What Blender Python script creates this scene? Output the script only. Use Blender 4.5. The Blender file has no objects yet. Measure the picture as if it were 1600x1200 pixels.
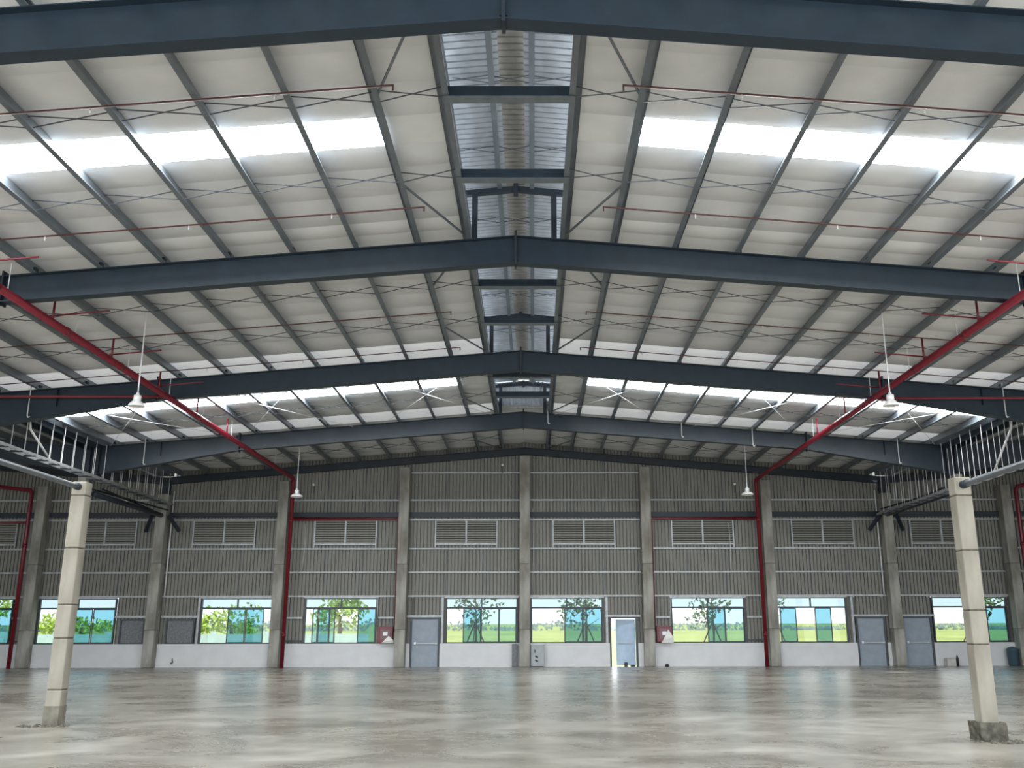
import bpy, bmesh, math, random
from mathutils import Vector, Matrix

random.seed(7)
SC = bpy.context.scene
COL = SC.collection

# ------------------------------------------------------------------ camera
F_PX, PITCH, YAW, ROLL = 1473.09, 0.2588, 0.0042, -0.0022
CAM = Vector((0.3775, 0.0, 1.4159))
PPX, PPY = 838.83, 600.0
fw = Vector((math.sin(YAW) * math.cos(PITCH), math.cos(YAW) * math.cos(PITCH), math.sin(PITCH)))
rt0 = Vector((math.cos(YAW), -math.sin(YAW), 0))
up0 = rt0.cross(fw)
rt = rt0 * math.cos(ROLL) + up0 * math.sin(ROLL)
up = up0 * math.cos(ROLL) - rt0 * math.sin(ROLL)
cd = bpy.data.cameras.new('camera')
cam = bpy.data.objects.new('camera', cd)
COL.objects.link(cam)
cam.matrix_world = Matrix(((rt.x, up.x, -fw.x, CAM.x), (rt.y, up.y, -fw.y, CAM.y),
                           (rt.z, up.z, -fw.z, CAM.z), (0, 0, 0, 1)))
cd.sensor_fit = 'HORIZONTAL'
cd.sensor_width = 36.0
cd.lens = F_PX * 36.0 / 1600.0
cd.shift_x = -(PPX - 800.0) / 1600.0
cd.clip_end = 2000
SC.camera = cam

# ------------------------------------------------------------------ light, sky, exposure
SKY = 4.5          # radiance of the bright overcast sky
SKYLIGHT = 34.0     # daylight coming through the translucent roof sheets
w = bpy.data.worlds.new('sky')
SC.world = w
w.use_nodes = True
bg = w.node_tree.nodes['Background']
bg.inputs[0].default_value = (0.87, 0.945, 1.0, 1)
bg.inputs[1].default_value = SKY
sun_d = bpy.data.lights.new('sun', 'SUN')
sun_d.energy = 9.0
sun_d.angle = 0.05
sun_d.color = (1.0, 0.98, 0.94)
sun = bpy.data.objects.new('sun', sun_d)
COL.objects.link(sun)
sun.rotation_euler = (math.radians(28), math.radians(12), 0)   # high, a little behind the camera


def portal(x, y, z, sx, sz, face):
    d = bpy.data.lights.new('daylight_portal', 'AREA')
    d.shape = 'RECTANGLE'
    d.size, d.size_y = sx, sz
    d.cycles.is_portal = True
    o = bpy.data.objects.new('daylight_portal', d)
    COL.objects.link(o)
    o.location = (x, y, z)
    o.rotation_euler = (math.radians(90 if face > 0 else -90), 0, 0)   # area light shines along local -Z
    return o


portal(0, -6.0, 4.3, 66, 8.6, 1)          # the open front of the hall, behind the camera
SC.view_settings.view_transform = 'Standard'
SC.view_settings.look = 'None'
SC.view_settings.exposure = 0.0
SC.view_settings.gamma = 1.0
SC.view_settings.use_curve_mapping = False
SC.cycles.use_denoising = True
SC.cycles.max_bounces = 10
SC.cycles.diffuse_bounces = 6
SC.cycles.glossy_bounces = 4
SC.cycles.transparent_max_bounces = 12
SC.cycles.sample_clamp_indirect = 6.0

# ------------------------------------------------------------------ dimensions
SL = 0.0838                  # roof slope
RIDGE = 9.80                 # rafter top at the ridge
EAVE = 16.5                  # column line, valley between two roofs
FR = [-6.0, 2.24, 10.68, 19.13, 27.75, 35.96, 43.47]     # frame lines along the hall
YW = 43.47                   # inner line of the far wall
CS = 5.508                   # spacing of the wall columns


def zr(x):                   # rafter top / purlin underside
    a = abs(x)
    d = a if a <= EAVE else 2 * EAVE - a
    return RIDGE - SL * d


# ------------------------------------------------------------------ materials
MATS = {}


def mat(name, col, rough=0.6, metal=0.0, var=0.12, scale=6.0, bump=0.0, stretch=(1, 1, 1), col2=None, spec=0.5,
        detail=4.0):
    if name in MATS:
        return MATS[name]
    m = bpy.data.materials.new(name)
    m.use_nodes = True
    nt = m.node_tree
    b = nt.nodes['Principled BSDF']
    b.inputs['Roughness'].default_value = rough
    b.inputs['Metallic'].default_value = metal
    b.inputs['Specular IOR Level'].default_value = spec
    tc = nt.nodes.new('ShaderNodeTexCoord')
    mp = nt.nodes.new('ShaderNodeMapping')
    mp.inputs['Scale'].default_value = stretch
    nt.links.new(tc.outputs['Object'], mp.inputs[0])
    nz = nt.nodes.new('ShaderNodeTexNoise')
    nz.inputs['Scale'].default_value = scale
    nz.inputs['Detail'].default_value = detail
    nt.links.new(mp.outputs[0], nz.inputs['Vector'])
    rp = nt.nodes.new('ShaderNodeValToRGB')
    c2 = col2 if col2 else tuple(c * (1 + var) for c in col)
    c1 = col if col2 else tuple(c * (1 - var) for c in col)
    rp.color_ramp.elements[0].position = 0.33
    rp.color_ramp.elements[1].position = 0.67
    rp.color_ramp.elements[0].color = (*c1, 1)
    rp.color_ramp.elements[1].color = (*c2, 1)
    nt.links.new(nz.outputs[0], rp.inputs[0])
    nt.links.new(rp.outputs[0], b.inputs['Base Color'])
    if bump:
        bp = nt.nodes.new('ShaderNodeBump')
        bp.inputs['Strength'].default_value = bump
        bp.inputs['Distance'].default_value = 0.02
        nt.links.new(nz.outputs[0], bp.inputs['Height'])
        nt.links.new(bp.outputs[0], b.inputs['Normal'])
    MATS[name] = m
    return m


STEEL = mat('blue_grey_steel_paint', (0.012, 0.024, 0.037), 0.42, 0, 0.15, 3)
STEELD = mat('dark_blue_steel_paint', (0.011, 0.018, 0.028), 0.5, 0, 0.15, 3)
GALV = mat('galvanised_purlin', (0.17, 0.195, 0.22), 0.36, 0.4, 0.15, 5, stretch=(1, 0.3, 1))
GALVL = mat('bright_galvanised_girt', (0.36, 0.37, 0.375), 0.42, 0.35, 0.15, 4)
ZINC = mat('corrugated_zinc', (0.42, 0.45, 0.49), 0.5, 0.25, 0.12, 4)
INSUL = mat('grey_white_roof_lining', (0.74, 0.75, 0.76), 0.5, 0, 0.05, 1.5, bump=0.15)
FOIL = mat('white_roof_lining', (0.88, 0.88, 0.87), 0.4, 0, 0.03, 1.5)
CLAD = mat('beige_wall_sheet', (0.20, 0.192, 0.168), 0.5, 0, 0.12, 1.2, stretch=(1, 1, 0.25))
PLASTER = mat('white_plaster', (0.66, 0.66, 0.665), 0.8, 0, 0.04, 2.0, bump=0.05)
ROD = mat('dark_rod_steel', (0.09, 0.10, 0.12), 0.5, 0.4, 0.1, 5)
RODW = mat('pale_rod_steel', (0.72, 0.72, 0.72), 0.4, 0.2, 0.1, 5)
RED = mat('red_pipe_paint', (0.155, 0.008, 0.018), 0.35, 0, 0.12, 4)
DKFRAME = mat('dark_window_aluminium', (0.035, 0.042, 0.05), 0.4, 0.2, 0.1, 5)
DOORG = mat('grey_door_paint', (0.27, 0.31, 0.36), 0.5, 0, 0.08, 3)
WHITE = mat('white_enamel', (0.82, 0.82, 0.82), 0.4, 0, 0.03, 3)
BLACK = mat('black_plastic', (0.015, 0.016, 0.018), 0.5, 0, 0.1, 5)
BINB = mat('blue_grey_bin_plastic', (0.04, 0.075, 0.10), 0.5, 0, 0.1, 5)
BOXG = mat('grey_cabinet_paint', (0.36, 0.38, 0.39), 0.5, 0, 0.1, 4)
CLOTH = mat('white_plastic_wrap', (0.75, 0.74, 0.70), 0.4, 0, 0.08, 8, bump=0.4)
FILM = mat('grey_mesh_panel', (0.16, 0.165, 0.175), 0.6, 0, 0.25, 14)
BARK = mat('bark', (0.12, 0.09, 0.06), 0.9, 0, 0.3, 10)
LEAF = mat('leaf_green', (0.14, 0.22, 0.07), 0.7, 0, 0.4, 2)
LEAFL = mat('leaf_bright_green', (0.34, 0.46, 0.08), 0.7, 0, 0.3, 2)
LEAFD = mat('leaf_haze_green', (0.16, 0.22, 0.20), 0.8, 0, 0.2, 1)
WALLB = mat('pale_blue_wall', (0.55, 0.70, 0.74), 0.7, 0, 0.1, 1)


def concrete_material():
    m = mat('column_concrete', (0.19, 0.178, 0.152), 0.85, 0, 0, 2.2, bump=0.25, stretch=(1, 1, 0.35),
            col2=(0.40, 0.385, 0.345), spec=0.3, detail=8)
    return m


CONC = concrete_material()
CONCB = mat('near_column_concrete', (0.20, 0.182, 0.145), 0.85, 0, 0, 3.0, bump=0.25, stretch=(1, 1, 0.35),
            col2=(0.33, 0.304, 0.25), spec=0.3, detail=8)
CONCD = mat('damp_rough_concrete', (0.06, 0.055, 0.044), 0.95, 0, 0, 9, bump=0.6, col2=(0.15, 0.137, 0.11), spec=0.2,
            detail=8)


def floor_material():
    m = bpy.data.materials.new('polished_concrete_floor')
    m.use_nodes = True
    nt = m.node_tree
    N = nt.nodes
    b = N['Principled BSDF']
    tc = N.new('ShaderNodeTexCoord')

    def noise(scale, detail, stretch, dist=0.0):
        mp = N.new('ShaderNodeMapping')
        mp.inputs['Scale'].default_value = stretch
        nt.links.new(tc.outputs['Object'], mp.inputs[0])
        nz = N.new('ShaderNodeTexNoise')
        nz.inputs['Scale'].default_value = scale
        nz.inputs['Detail'].default_value = detail
        nz.inputs['Roughness'].default_value = 0.65
        nz.inputs['Distortion'].default_value = dist
        nt.links.new(mp.outputs[0], nz.inputs['Vector'])
        return nz

    def ramp(src, p0, c0, p1, c1):
        r = N.new('ShaderNodeValToRGB')
        r.color_ramp.elements[0].position = p0
        r.color_ramp.elements[1].position = p1
        r.color_ramp.elements[0].color = (*c0, 1)
        r.color_ramp.elements[1].color = (*c1, 1)
        nt.links.new(src.outputs[0], r.inputs[0])
        return r

    n1 = noise(0.5, 8, (0.9, 1, 1), 0.7)
    n2 = noise(1.3, 6, (0.8, 1, 1), 0.25)
    r1 = ramp(n1, 0.34, (0.165, 0.140, 0.106), 0.68, (0.395, 0.372, 0.33))
    r2 = ramp(n2, 0.35, (0.58, 0.56, 0.53), 0.66, (1.15, 1.14, 1.12))
    mx = N.new('ShaderNodeMix')
    mx.data_type = 'RGBA'
    mx.blend_type = 'MULTIPLY'
    mx.inputs[0].default_value = 0.75
    nt.links.new(r1.outputs[0], mx.inputs[6])
    nt.links.new(r2.outputs[0], mx.inputs[7])
    nt.links.new(mx.outputs[2], b.inputs['Base Color'])
    rr = ramp(n1, 0.3, (0.25,) * 3, 0.7, (0.31,) * 3)
    nt.links.new(rr.outputs[0], b.inputs['Roughness'])
    b.inputs['Specular IOR Level'].default_value = 0.5
    bp = N.new('ShaderNodeBump')
    bp.inputs['Strength'].default_value = 0.008
    bp.inputs['Distance'].default_value = 0.02
    nt.links.new(n2.outputs[0], bp.inputs['Height'])
    nt.links.new(bp.outputs[0], b.inputs['Normal'])
    return m


def emit_material(name, col, strength):
    m = bpy.data.materials.new(name)
    m.use_nodes = True
    nt = m.node_tree
    b = nt.nodes['Principled BSDF']
    b.inputs['Base Color'].default_value = (*col, 1)
    b.inputs['Roughness'].default_value = 0.4
    nz = nt.nodes.new('ShaderNodeTexNoise')
    nz.inputs['Scale'].default_value = 1.5
    rp = nt.nodes.new('ShaderNodeValToRGB')
    rp.color_ramp.elements[0].color = tuple(c * 0.94 for c in col) + (1,)
    rp.color_ramp.elements[1].color = (*col, 1)
    nt.links.new(nz.outputs[0], rp.inputs[0])
    nt.links.new(rp.outputs[0], b.inputs['Emission Color'])
    b.inputs['Emission Strength'].default_value = strength
    return m


def glass_material(name, tint):
    m = bpy.data.materials.new(name)
    m.use_nodes = True
    nt = m.node_tree
    nt.nodes.remove(nt.nodes['Principled BSDF'])
    out = nt.nodes['Material Output']
    tr = nt.nodes.new('ShaderNodeBsdfTransparent')
    nz = nt.nodes.new('ShaderNodeTexNoise')
    nz.inputs['Scale'].default_value = 3.0
    rp = nt.nodes.new('ShaderNodeValToRGB')
    rp.color_ramp.elements[0].color = tuple(c * 0.9 for c in tint) + (1,)
    rp.color_ramp.elements[1].color = (*tint, 1)
    nt.links.new(nz.outputs[0], rp.inputs[0])
    nt.links.new(rp.outputs[0], tr.inputs[0])
    gl = nt.nodes.new('ShaderNodeBsdfGlossy')
    gl.inputs['Roughness'].default_value = 0.02
    mx = nt.nodes.new('ShaderNodeMixShader')
    mx.inputs[0].default_value = 0.02
    nt.links.new(tr.outputs[0], mx.inputs[1])
    nt.links.new(gl.outputs[0], mx.inputs[2])
    nt.links.new(mx.outputs[0], out.inputs[0])
    return m


SKYL = emit_material('glowing_translucent_sheet', (0.93, 0.975, 1.0), SKYLIGHT)
PALEGLOW = emit_material('faint_glow_strip', (0.86, 0.88, 0.90), 0.35)  # faint emission added to brighten the roof strips beside the far rafters
SKYD = mat('frosted_translucent_sheet', (0.85, 0.86, 0.86), 0.35, 0, 0.05, 1.5)
GLC = glass_material('view_dimming_glass', (0.64, 0.65, 0.64))  # panes added in the open sashes; grey tint dims the outside view
GLT = glass_material('teal_tinted_glass', (0.29, 0.44, 0.475))
GLP = glass_material('pale_teal_glass', (0.46, 0.56, 0.565))
GLX = glass_material('pale_transom_glass', (0.45, 0.50, 0.505))
FLOORM = floor_material()


# ------------------------------------------------------------------ helpers
def link(name, me, parent=None, loc=(0, 0, 0), rot=None, m=None):
    o = bpy.data.objects.new(name, me)
    COL.objects.link(o)
    o.location = loc
    if rot is not None:
        o.rotation_euler = rot
    if parent:
        o.parent = parent
        o.location = Vector(loc) - world_loc(parent)
    return o


def world_loc(o):
    v = Vector(o.location)
    while o.parent:
        o = o.parent
        v += o.location
    return v


def thing(name, label=None, cat=None, loc=(0, 0, 0), group=None, kind=None):
    o = bpy.data.objects.new(name, None)
    o.empty_display_size = 0.2
    COL.objects.link(o)
    o.location = loc
    tag(o, label, cat, group, kind)
    return o


def tag(o, label=None, cat=None, group=None, kind=None):
    if label:
        o['label'] = label
    if cat:
        o['category'] = cat
    if group:
        o['group'] = group
    if kind:
        o['kind'] = kind
    return o


def mesh(name, verts, faces, m, smooth=False):
    me = bpy.data.meshes.new(name)
    me.from_pydata(verts, [], faces)
    me.materials.append(m)
    me.update()
    if smooth:
        me.shade_smooth()
    return me


CACHE = {}
BOXF = [(0, 3, 2, 1), (4, 5, 6, 7), (0, 1, 5, 4), (1, 2, 6, 5), (2, 3, 7, 6), (3, 0, 4, 7)]


def box_mesh(sx, sy, sz, m, bev=0.0):
    k = ('box', round(sx, 4), round(sy, 4), round(sz, 4), m.name, bev)
    if k not in CACHE:
        a, b, c = sx / 2, sy / 2, sz / 2
        v = [(-a, -b, -c), (a, -b, -c), (a, b, -c), (-a, b, -c), (-a, -b, c), (a, -b, c), (a, b, c), (-a, b, c)]
        me = mesh('box', v, BOXF, m)
        if bev:
            bm = bmesh.new()
            bm.from_mesh(me)
            bmesh.ops.bevel(bm, geom=bm.edges[:], offset=bev, segments=2, affect='EDGES', profile=0.5)
            bm.to_mesh(me)
            bm.free()
        CACHE[k] = me
    return CACHE[k]


def box(name, x0, x1, y0, y1, z0, z1, m, parent=None, bev=0.0):
    return link(name, box_mesh(x1 - x0, y1 - y0, z1 - z0, m, bev), parent,
                ((x0 + x1) / 2, (y0 + y1) / 2, (z0 + z1) / 2))


def bar(name, A, B, wid, hei, m, parent=None):
    """a straight box from A to B: width in the horizontal, height upright"""
    A, B = Vector(A), Vector(B)
    d = B - A
    L = round(d.length, 3)
    o = link(name, box_mesh(L, wid, hei, m), parent, (A + B) / 2)
    o.rotation_euler = d.to_track_quat('X', 'Z').to_euler()
    return o


def tube_data(pts, r, seg=8):
    pts = [Vector(q) for q in pts]
    vs, fs = [], []
    n = len(pts)
    prev = None
    for i, q in enumerate(pts):
        if i == 0:
            t = (pts[1] - q).normalized()
        elif i == n - 1:
            t = (q - pts[i - 1]).normalized()
        else:
            t = ((q - pts[i - 1]).normalized() + (pts[i + 1] - q).normalized()).normalized()
        if prev is None:
            a = Vector((0, 0, 1)) if abs(t.z) < 0.9 else Vector((1, 0, 0))
            u = t.cross(a).normalized()
        else:
            u = (prev - t * prev.dot(t)).normalized()
        prev = u
        v = t.cross(u)
        rr = r[i] if isinstance(r, (list, tuple)) else r
        if 0 < i < n - 1:
            c = (q - pts[i - 1]).normalized().dot(t)
            k = 1 / max(c, 0.5)
        else:
            k = 1
        for s in range(seg):
            an = 2 * math.pi * s / seg
            vs.append(q + (u * math.cos(an) + v * math.sin(an)) * rr * (k if not isinstance(r, (list, tuple)) else 1))
    for i in range(n - 1):
        for s in range(seg):
            s2 = (s + 1) % seg
            fs.append((i * seg + s, i * seg + s2, (i + 1) * seg + s2, (i + 1) * seg + s))
    fs.append(tuple(range(seg - 1, -1, -1)))
    fs.append(tuple((n - 1) * seg + s for s in range(seg)))
    return vs, fs


def tube(name, pts, r, m, parent=None, seg=8):
    base = Vector(pts[0])
    vs, fs = tube_data([Vector(q) - base for q in pts], r, seg)
    me = mesh(name, [tuple(v) for v in vs], fs, m, True)
    return link(name, me, parent, base)


def rod_mesh(L, r, m, seg=6):
    k = ('rod', round(L, 3), r, m.name, seg)
    if k not in CACHE:
        vs, fs = tube_data([(0, 0, 0), (L, 0, 0)], r, seg)
        CACHE[k] = mesh('rod', [tuple(v) for v in vs], fs, m)
    return CACHE[k]


def rod(name, A, B, r, m, parent=None, seg=6):
    A, B = Vector(A), Vector(B)
    d = B - A
    o = link(name, rod_mesh(d.length, r, m, seg), parent, A)
    o.rotation_euler = d.to_track_quat('X', 'Z').to_euler()
    return o


def lathe(name, prof, m, parent, loc, seg=20):
    vs, fs = [], []
    for r, z in prof:
        for s in range(seg):
            a = 2 * math.pi * s / seg
            vs.append((r * math.cos(a), r * math.sin(a), z))
    for i in range(len(prof) - 1):
        for s in range(seg):
            s2 = (s + 1) % seg
            fs.append((i * seg + s, i * seg + s2, (i + 1) * seg + s2, (i + 1) * seg + s))
    return link(name, mesh(name, vs, fs, m, True), parent, loc)


def prism(name, poly, y0, y1, m, parent=None):
    """polygon in xz extruded along y"""
    cx = sum(q[0] for q in poly) / len(poly)
    cz = sum(q[1] for q in poly) / len(poly)
    n = len(poly)
    h = (y1 - y0) / 2
    vs = [(x - cx, -h, z - cz) for x, z in poly] + [(x - cx, h, z - cz) for x, z in poly]
    fs = [tuple(range(n)), tuple(range(2 * n - 1, n - 1, -1))]
    for i in range(n):
        j = (i + 1) % n
        fs.append((i, i + n, j + n, j))
    return link(name, mesh(name, vs, fs, m), parent, (cx, (y0 + y1) / 2, cz))


# ================================================================== FLOOR AND GROUND
fl = box('floor', -33, 33, -9, YW + 0.35, -0.3, 0.0, FLOORM)
tag(fl, 'polished grey brown concrete floor with blurred window reflections', None, None, 'structure')
gv, gf = [], []
GX, GY = 24, 14
for j in range(GY + 1):
    t = j / GY
    y = YW + 0.36 + 700 * t * t
    z = -0.25 if y < 46 else -0.25 + (y - 46) * 0.0125
    for i in range(GX + 1):
        gv.append((-500 + 1000 * i / GX, y, z))
for j in range(GY):
    for i in range(GX):
        a = j * (GX + 1) + i
        gf.append((a, a + 1, a + GX + 2, a + GX + 1))
FIELD = mat('bright_crop_field', (0.19, 0.24, 0.045), 0.9, 0, 0, 0.12, stretch=(1, 0.4, 1), col2=(0.29, 0.33, 0.085))
gr = link('ground', mesh('ground', gv, gf, FIELD))
tag(gr, 'bright yellow green field outside the far windows', None, None, 'structure')

# ================================================================== CEILING: sheets, skylights, purlins
ceil_o = thing('ceiling', 'pitched steel roof with grey lining, purlins and skylight strips', None, (0, 0, 0), None,
               'structure')
STR = [0.0, 0.107, 0.213, 0.32, 0.438, 0.552, 0.65, 0.78, 0.925, 1.0]     # sheet edges within one bay
PX = [1.06, 2.15, 3.5, 4.87, 6.25, 7.65, 9.0, 10.4, 11.8, 13.2, 14.6, 15.85]
PXN = [17.2, 18.6, 20.0, 21.4, 22.8, 24.2, 25.6, 27.0, 28.4, 29.8, 31.2, 32.4]
PH = 0.27


YEXT = [0.0]


def roof_sheet(name, side, xa, xb, y0, y1, m, bulge=0.055, ny=5, th=0.0):
    """one lining sheet on the purlins from |x|=xa to xb, hollowed a little between its seams"""
    xs = [xa]
    for q in PX + PXN:
        if xa + 0.1 < q < xb - 0.1:
            xs.append(q)
    xs.append(xb)
    full = []
    for i in range(len(xs) - 1):
        full += [xs[i], (xs[i] * 2 + xs[i + 1]) / 3, (xs[i] + xs[i + 1] * 2) / 3]
    full.append(xs[-1])
    vs, fs = [], []
    ov = 0.006
    jit = random.uniform(-0.012, 0.012)
    for i, x in enumerate(full):
        on = (i % 3 == 0)
        for j in range(ny + 1):
            t = j / ny
            y = y0 - ov + (y1 - y0 + 2 * ov) * t
            sn = math.sin(math.pi * t)
            z = zr(x) + PH + 0.05 - (bulge - (0 if on else jit)) * sn ** 0.8 * (0.25 if on else 1.0)
            if on:
                z = max(z, zr(x) + PH + 0.004)
            vs.append((side * x, y, z))
    n = ny + 1
    for i in range(len(full) - 1):
        for j in range(ny):
            a = i * n + j
            f = (a, a + n, a + n + 1, a + 1)
            fs.append(f if side < 0 else f[::-1])
    base = Vector((side * full[0], y0, zr(full[0])))
    vs = [tuple(Vector(v) - base) for v in vs]
    return link(name, mesh(name, vs, fs, m, True), ceil_o, base)


for b in range(len(FR) - 1):
    ya, yb = FR[b], FR[b + 1]
    for s in (-1, 1):
        for k in range(len(STR) - 1):
            y0 = ya + (yb - ya) * STR[k]
            y1 = ya + (yb - ya) * STR[k + 1]
            if b == len(FR) - 2 and k == len(STR) - 2:
                y1 += 0.3
            last = k == len(STR) - 2
            if k == 4 and b in (0, 2, 4):
                roof_sheet('frosted_sheet', s, 1.0, 2.24, y0, y1, SKYD, 0.0, 2)
                sk = roof_sheet('skylight_panel', s, 2.24, 15.6, y0, y1, SKYL, 0.0, 2)
                sk['label'] = 'glowing white translucent skylight strip'
            else:
                roof_sheet('roof_sheet', s, 1.0, 16.2, y0, y1, (PALEGLOW if b in (3, 4) else FOIL) if last else ((PALEGLOW if b in (4, 5) else FOIL) if k == 0 else INSUL))
            if b == len(FR) - 2:
                roof_sheet('roof_sheet', s, 0.0, 1.0, y0, y1, INSUL)
            if b >= 3:
                roof_sheet('roof_sheet', s, 16.8, 33.0, y0, y1, INSUL)


def purlin_mesh(L, s):
    k = ('purlin', round(L, 3), s)
    if k not in CACHE:
        h, f, t, lip = PH, 0.10, 0.005, 0.025
        # zed section in x,z (flange towards the ridge at the bottom)
        pr = [(0, 0), (f, 0), (f, lip), (f - t, lip), (f - t, t), (t, t), (t, h - t), (t, h), (-f, h), (-f, h - lip),
              (-f + t, h - lip), (-f + t, h - t), (0, h - t)]
        n = len(pr)
        vs = [(-s * x, 0, z) for x, z in pr] + [(-s * x, L, z) for x, z in pr]
        fs = [(i, (i + 1) % n, (i + 1) % n + n, i + n) for i in range(n)]
        CACHE[k] = mesh('purlin', vs, fs, GALV)
    return CACHE[k]


for b in range(1, len(FR) - 1):
    L = FR[b + 1] - FR[b]
    for s in (-1, 1):
        for x in PX + (PXN[:9] if b >= 3 else []):
            dn = 1 if x < EAVE else -1
            o = link('purlin', purlin_mesh(L, s), ceil_o, (s * x, FR[b], zr(x)),
                     (0, s * dn * math.atan(SL), 0))

# crossed bridging rods between neighbouring purlins, two lines in each bay
for b in range(2, len(FR) - 1):
    L = FR[b + 1] - FR[b]
    for fr in (0.327, 0.657):
        y = FR[b] + L * fr
        for s in (-1, 1):
            for i in range(len(PX) - 1):
                xa, xb = PX[i], PX[i + 1]
                k = ('bridge', round(xb - xa, 3), s)
                if k not in CACHE:
                    d = xb - xa
                    v1, f1 = tube_data([(0, 0, 0.03), (s * d, 0, -SL * d + PH - 0.03)], 0.011, 5)
                    v2, f2 = tube_data([(0, 0.03, PH - 0.03), (s * d, 0.03, -SL * d + 0.03)], 0.011, 5)
                    CACHE[k] = mesh('bridge', [tuple(v) for v in v1 + v2],
                                    f1 + [tuple(q + len(v1) for q in f) for f in f2], ROD)
                link('bridging_rod', CACHE[k], ceil_o, (s * xa, y, zr(xa)))
    for s in (-1, 1):        # short diagonal stays beside the ridge opening
        y1, y2 = FR[b] + L * 0.327, FR[b] + L * 0.657
        bar('ridge_stay', (s * 1.1, FR[b] + 0.25, zr(1.1) + 0.05), (s * 2.15, y1, zr(2.15) + 0.05), 0.035, 0.035, GALV, ceil_o)
        bar('ridge_stay', (s * 2.15, y2, zr(2.15) + 0.05), (s * 1.1, FR[b + 1] - 0.25, zr(1.1) + 0.05), 0.035, 0.035, GALV, ceil_o)
# white wind bracing rods in the bay before the last frame but one
for s in (-1, 1):
    for xa, xb in ((1.2, 5.4), (6.6, 10.7), (11.1, 15.9)):
        for p0, p1, dz in (((xa, FR[4] + .2), (xb, FR[5] - .2), -0.03), ((xb, FR[4] + .2), (xa, FR[5] - .2), -0.06)):
            rod('wind_brace', (s * p0[0], p0[1], zr(p0[0]) + dz), (s * p1[0], p1[1], zr(p1[0]) + dz), 0.009, RODW, ceil_o)

# ================================================================== RIDGE MONITOR
mon = thing('ridge_monitor', 'raised zinc ridge vent running along the top of the roof', 'roof vent', (0, 10, RIDGE))
MZ = 11.12


def corrugated_roof(x0, x1, z0, z1, ya, yb, m, pitch=0.19, amp=0.06, name='vent_sheet'):
    vs, fs = [], []
    n = int(round((yb - ya) / pitch))
    prof = [(0.0, 0), (0.76, 0), (0.80, 1), (0.96, 1)]
    ys = []
    for i in range(n):
        for f, h in prof:
            ys.append((ya + (i + f) * pitch, h * amp))
    ys.append((yb, 0))
    for y, h in ys:
        vs.append((0, y - ya, h))
        vs.append((x1 - x0, y - ya, z1 - z0 + h))
    for i in range(len(ys) - 1):
        fs.append((2 * i, 2 * i + 1, 2 * i + 3, 2 * i + 2))
    return link(name, mesh(name, vs, fs, m), mon, (x0, ya, z0))


for b in range(1, len(FR) - 1):
    ya, yb = FR[b], FR[b + 1]
    if b == len(FR) - 2:
        yb = FR[b] + 0.4
    corrugated_roof(-1.75, -0.22, MZ - 0.13, MZ, ya, yb, ZINC)
    corrugated_roof(0.22, 1.75, MZ, MZ - 0.13, ya, yb, ZINC)
    corrugated_roof(-0.26, 0.26, MZ + 0.035, MZ + 0.035, ya, yb, mat('dull_zinc_cap', (0.36, 0.35, 0.33), 0.5, 0.3),
                    name='ridge_cap')
    for s in (-1, 1):
        box('vent_purlin', s * 0.36 - 0.05, s * 0.36 + 0.05, ya, yb, MZ - 0.19, MZ - 0.04, GALV, mon)
        # upstand beside the opening and hanging fascia; the gap between them lets daylight in
        box('upstand', s * 1.02 - 0.012, s * 1.02 + 0.012, ya, yb, zr(1) + PH - 0.02, zr(1) + PH + 0.3, GALV, mon)
        nseg = 7
        for q in range(nseg):
            y0 = ya + (yb - ya) * q / nseg
            y1 = ya + (yb - ya) * (q + 0.94) / nseg
            box('side_louvre', s * 1.45 - 0.01, s * 1.45 + 0.01, y0, y1, MZ - 0.62, MZ - 0.16, ZINC, mon)
# ribbed end wall that closes the monitor above the fourth rafter
vs, fs = [], []
k = 0
x = -1.75
while x < 1.75:
    for f, h in ((0, 0), (0.5, 0), (0.6, 0.03), (0.9, 0.03)):
        vs += [(x + f * 0.16, -h, 0), (x + f * 0.16, -h, 1.10 - 0.085 * abs(x))]
    x += 0.16
for k in range(len(vs) // 2 - 1):
    fs.append((2 * k, 2 * k + 2, 2 * k + 3, 2 * k + 1))
link('end_sheet', mesh('end_sheet', vs, fs, ZINC), mon, (0, FR[5] + 0.2, RIDGE + 0.22))
for b in range(2, len(FR) - 1):
    y = FR[b]
    for s in (-1, 1):
        xo = -0.03
        box('post', xo + s * 0.87 - 0.06, xo + s * 0.87 + 0.06, y - 0.08, y + 0.08, RIDGE - 0.1, MZ - 0.32, STEELD, mon)
        bar('gable_beam', (0, y, MZ - 0.17), (s * 1.12, y, MZ - 0.28), 0.12, 0.12, STEELD, mon)
    box('king_plate', -0.05, 0.05, y - 0.09, y + 0.09, MZ - 0.30, MZ - 0.06, STEELD, mon)
    L = FR[b + 1] - FR[b]
    if b < len(FR) - 2:
        for fr in (0.327, 0.657):
            yy = FR[b] + L * fr
            box('cross_beam', -1.06, 1.06, yy - 0.06, yy + 0.06, RIDGE - 0.10, RIDGE + 0.10, STEEL, mon)
            box('cross_beam_flange', -1.06, 1.06, yy - 0.1, yy + 0.1, RIDGE - 0.115, RIDGE - 0.10, GALV, mon)
        for fr in (0.2, 0.5, 0.8):
            yy = FR[b] + L * fr
            for xa, xb in ((-1.3, -0.36), (-0.36, 0.36), (0.36, 1.3)):
                rod('vent_rod', (xa, yy, MZ - 0.18), (xb, yy, MZ - 0.03), 0.009, ROD, mon, 5)
                rod('vent_rod', (xa, yy + 0.03, MZ - 0.03), (xb, yy + 0.03, MZ - 0.18), 0.009, ROD, mon, 5)

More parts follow.
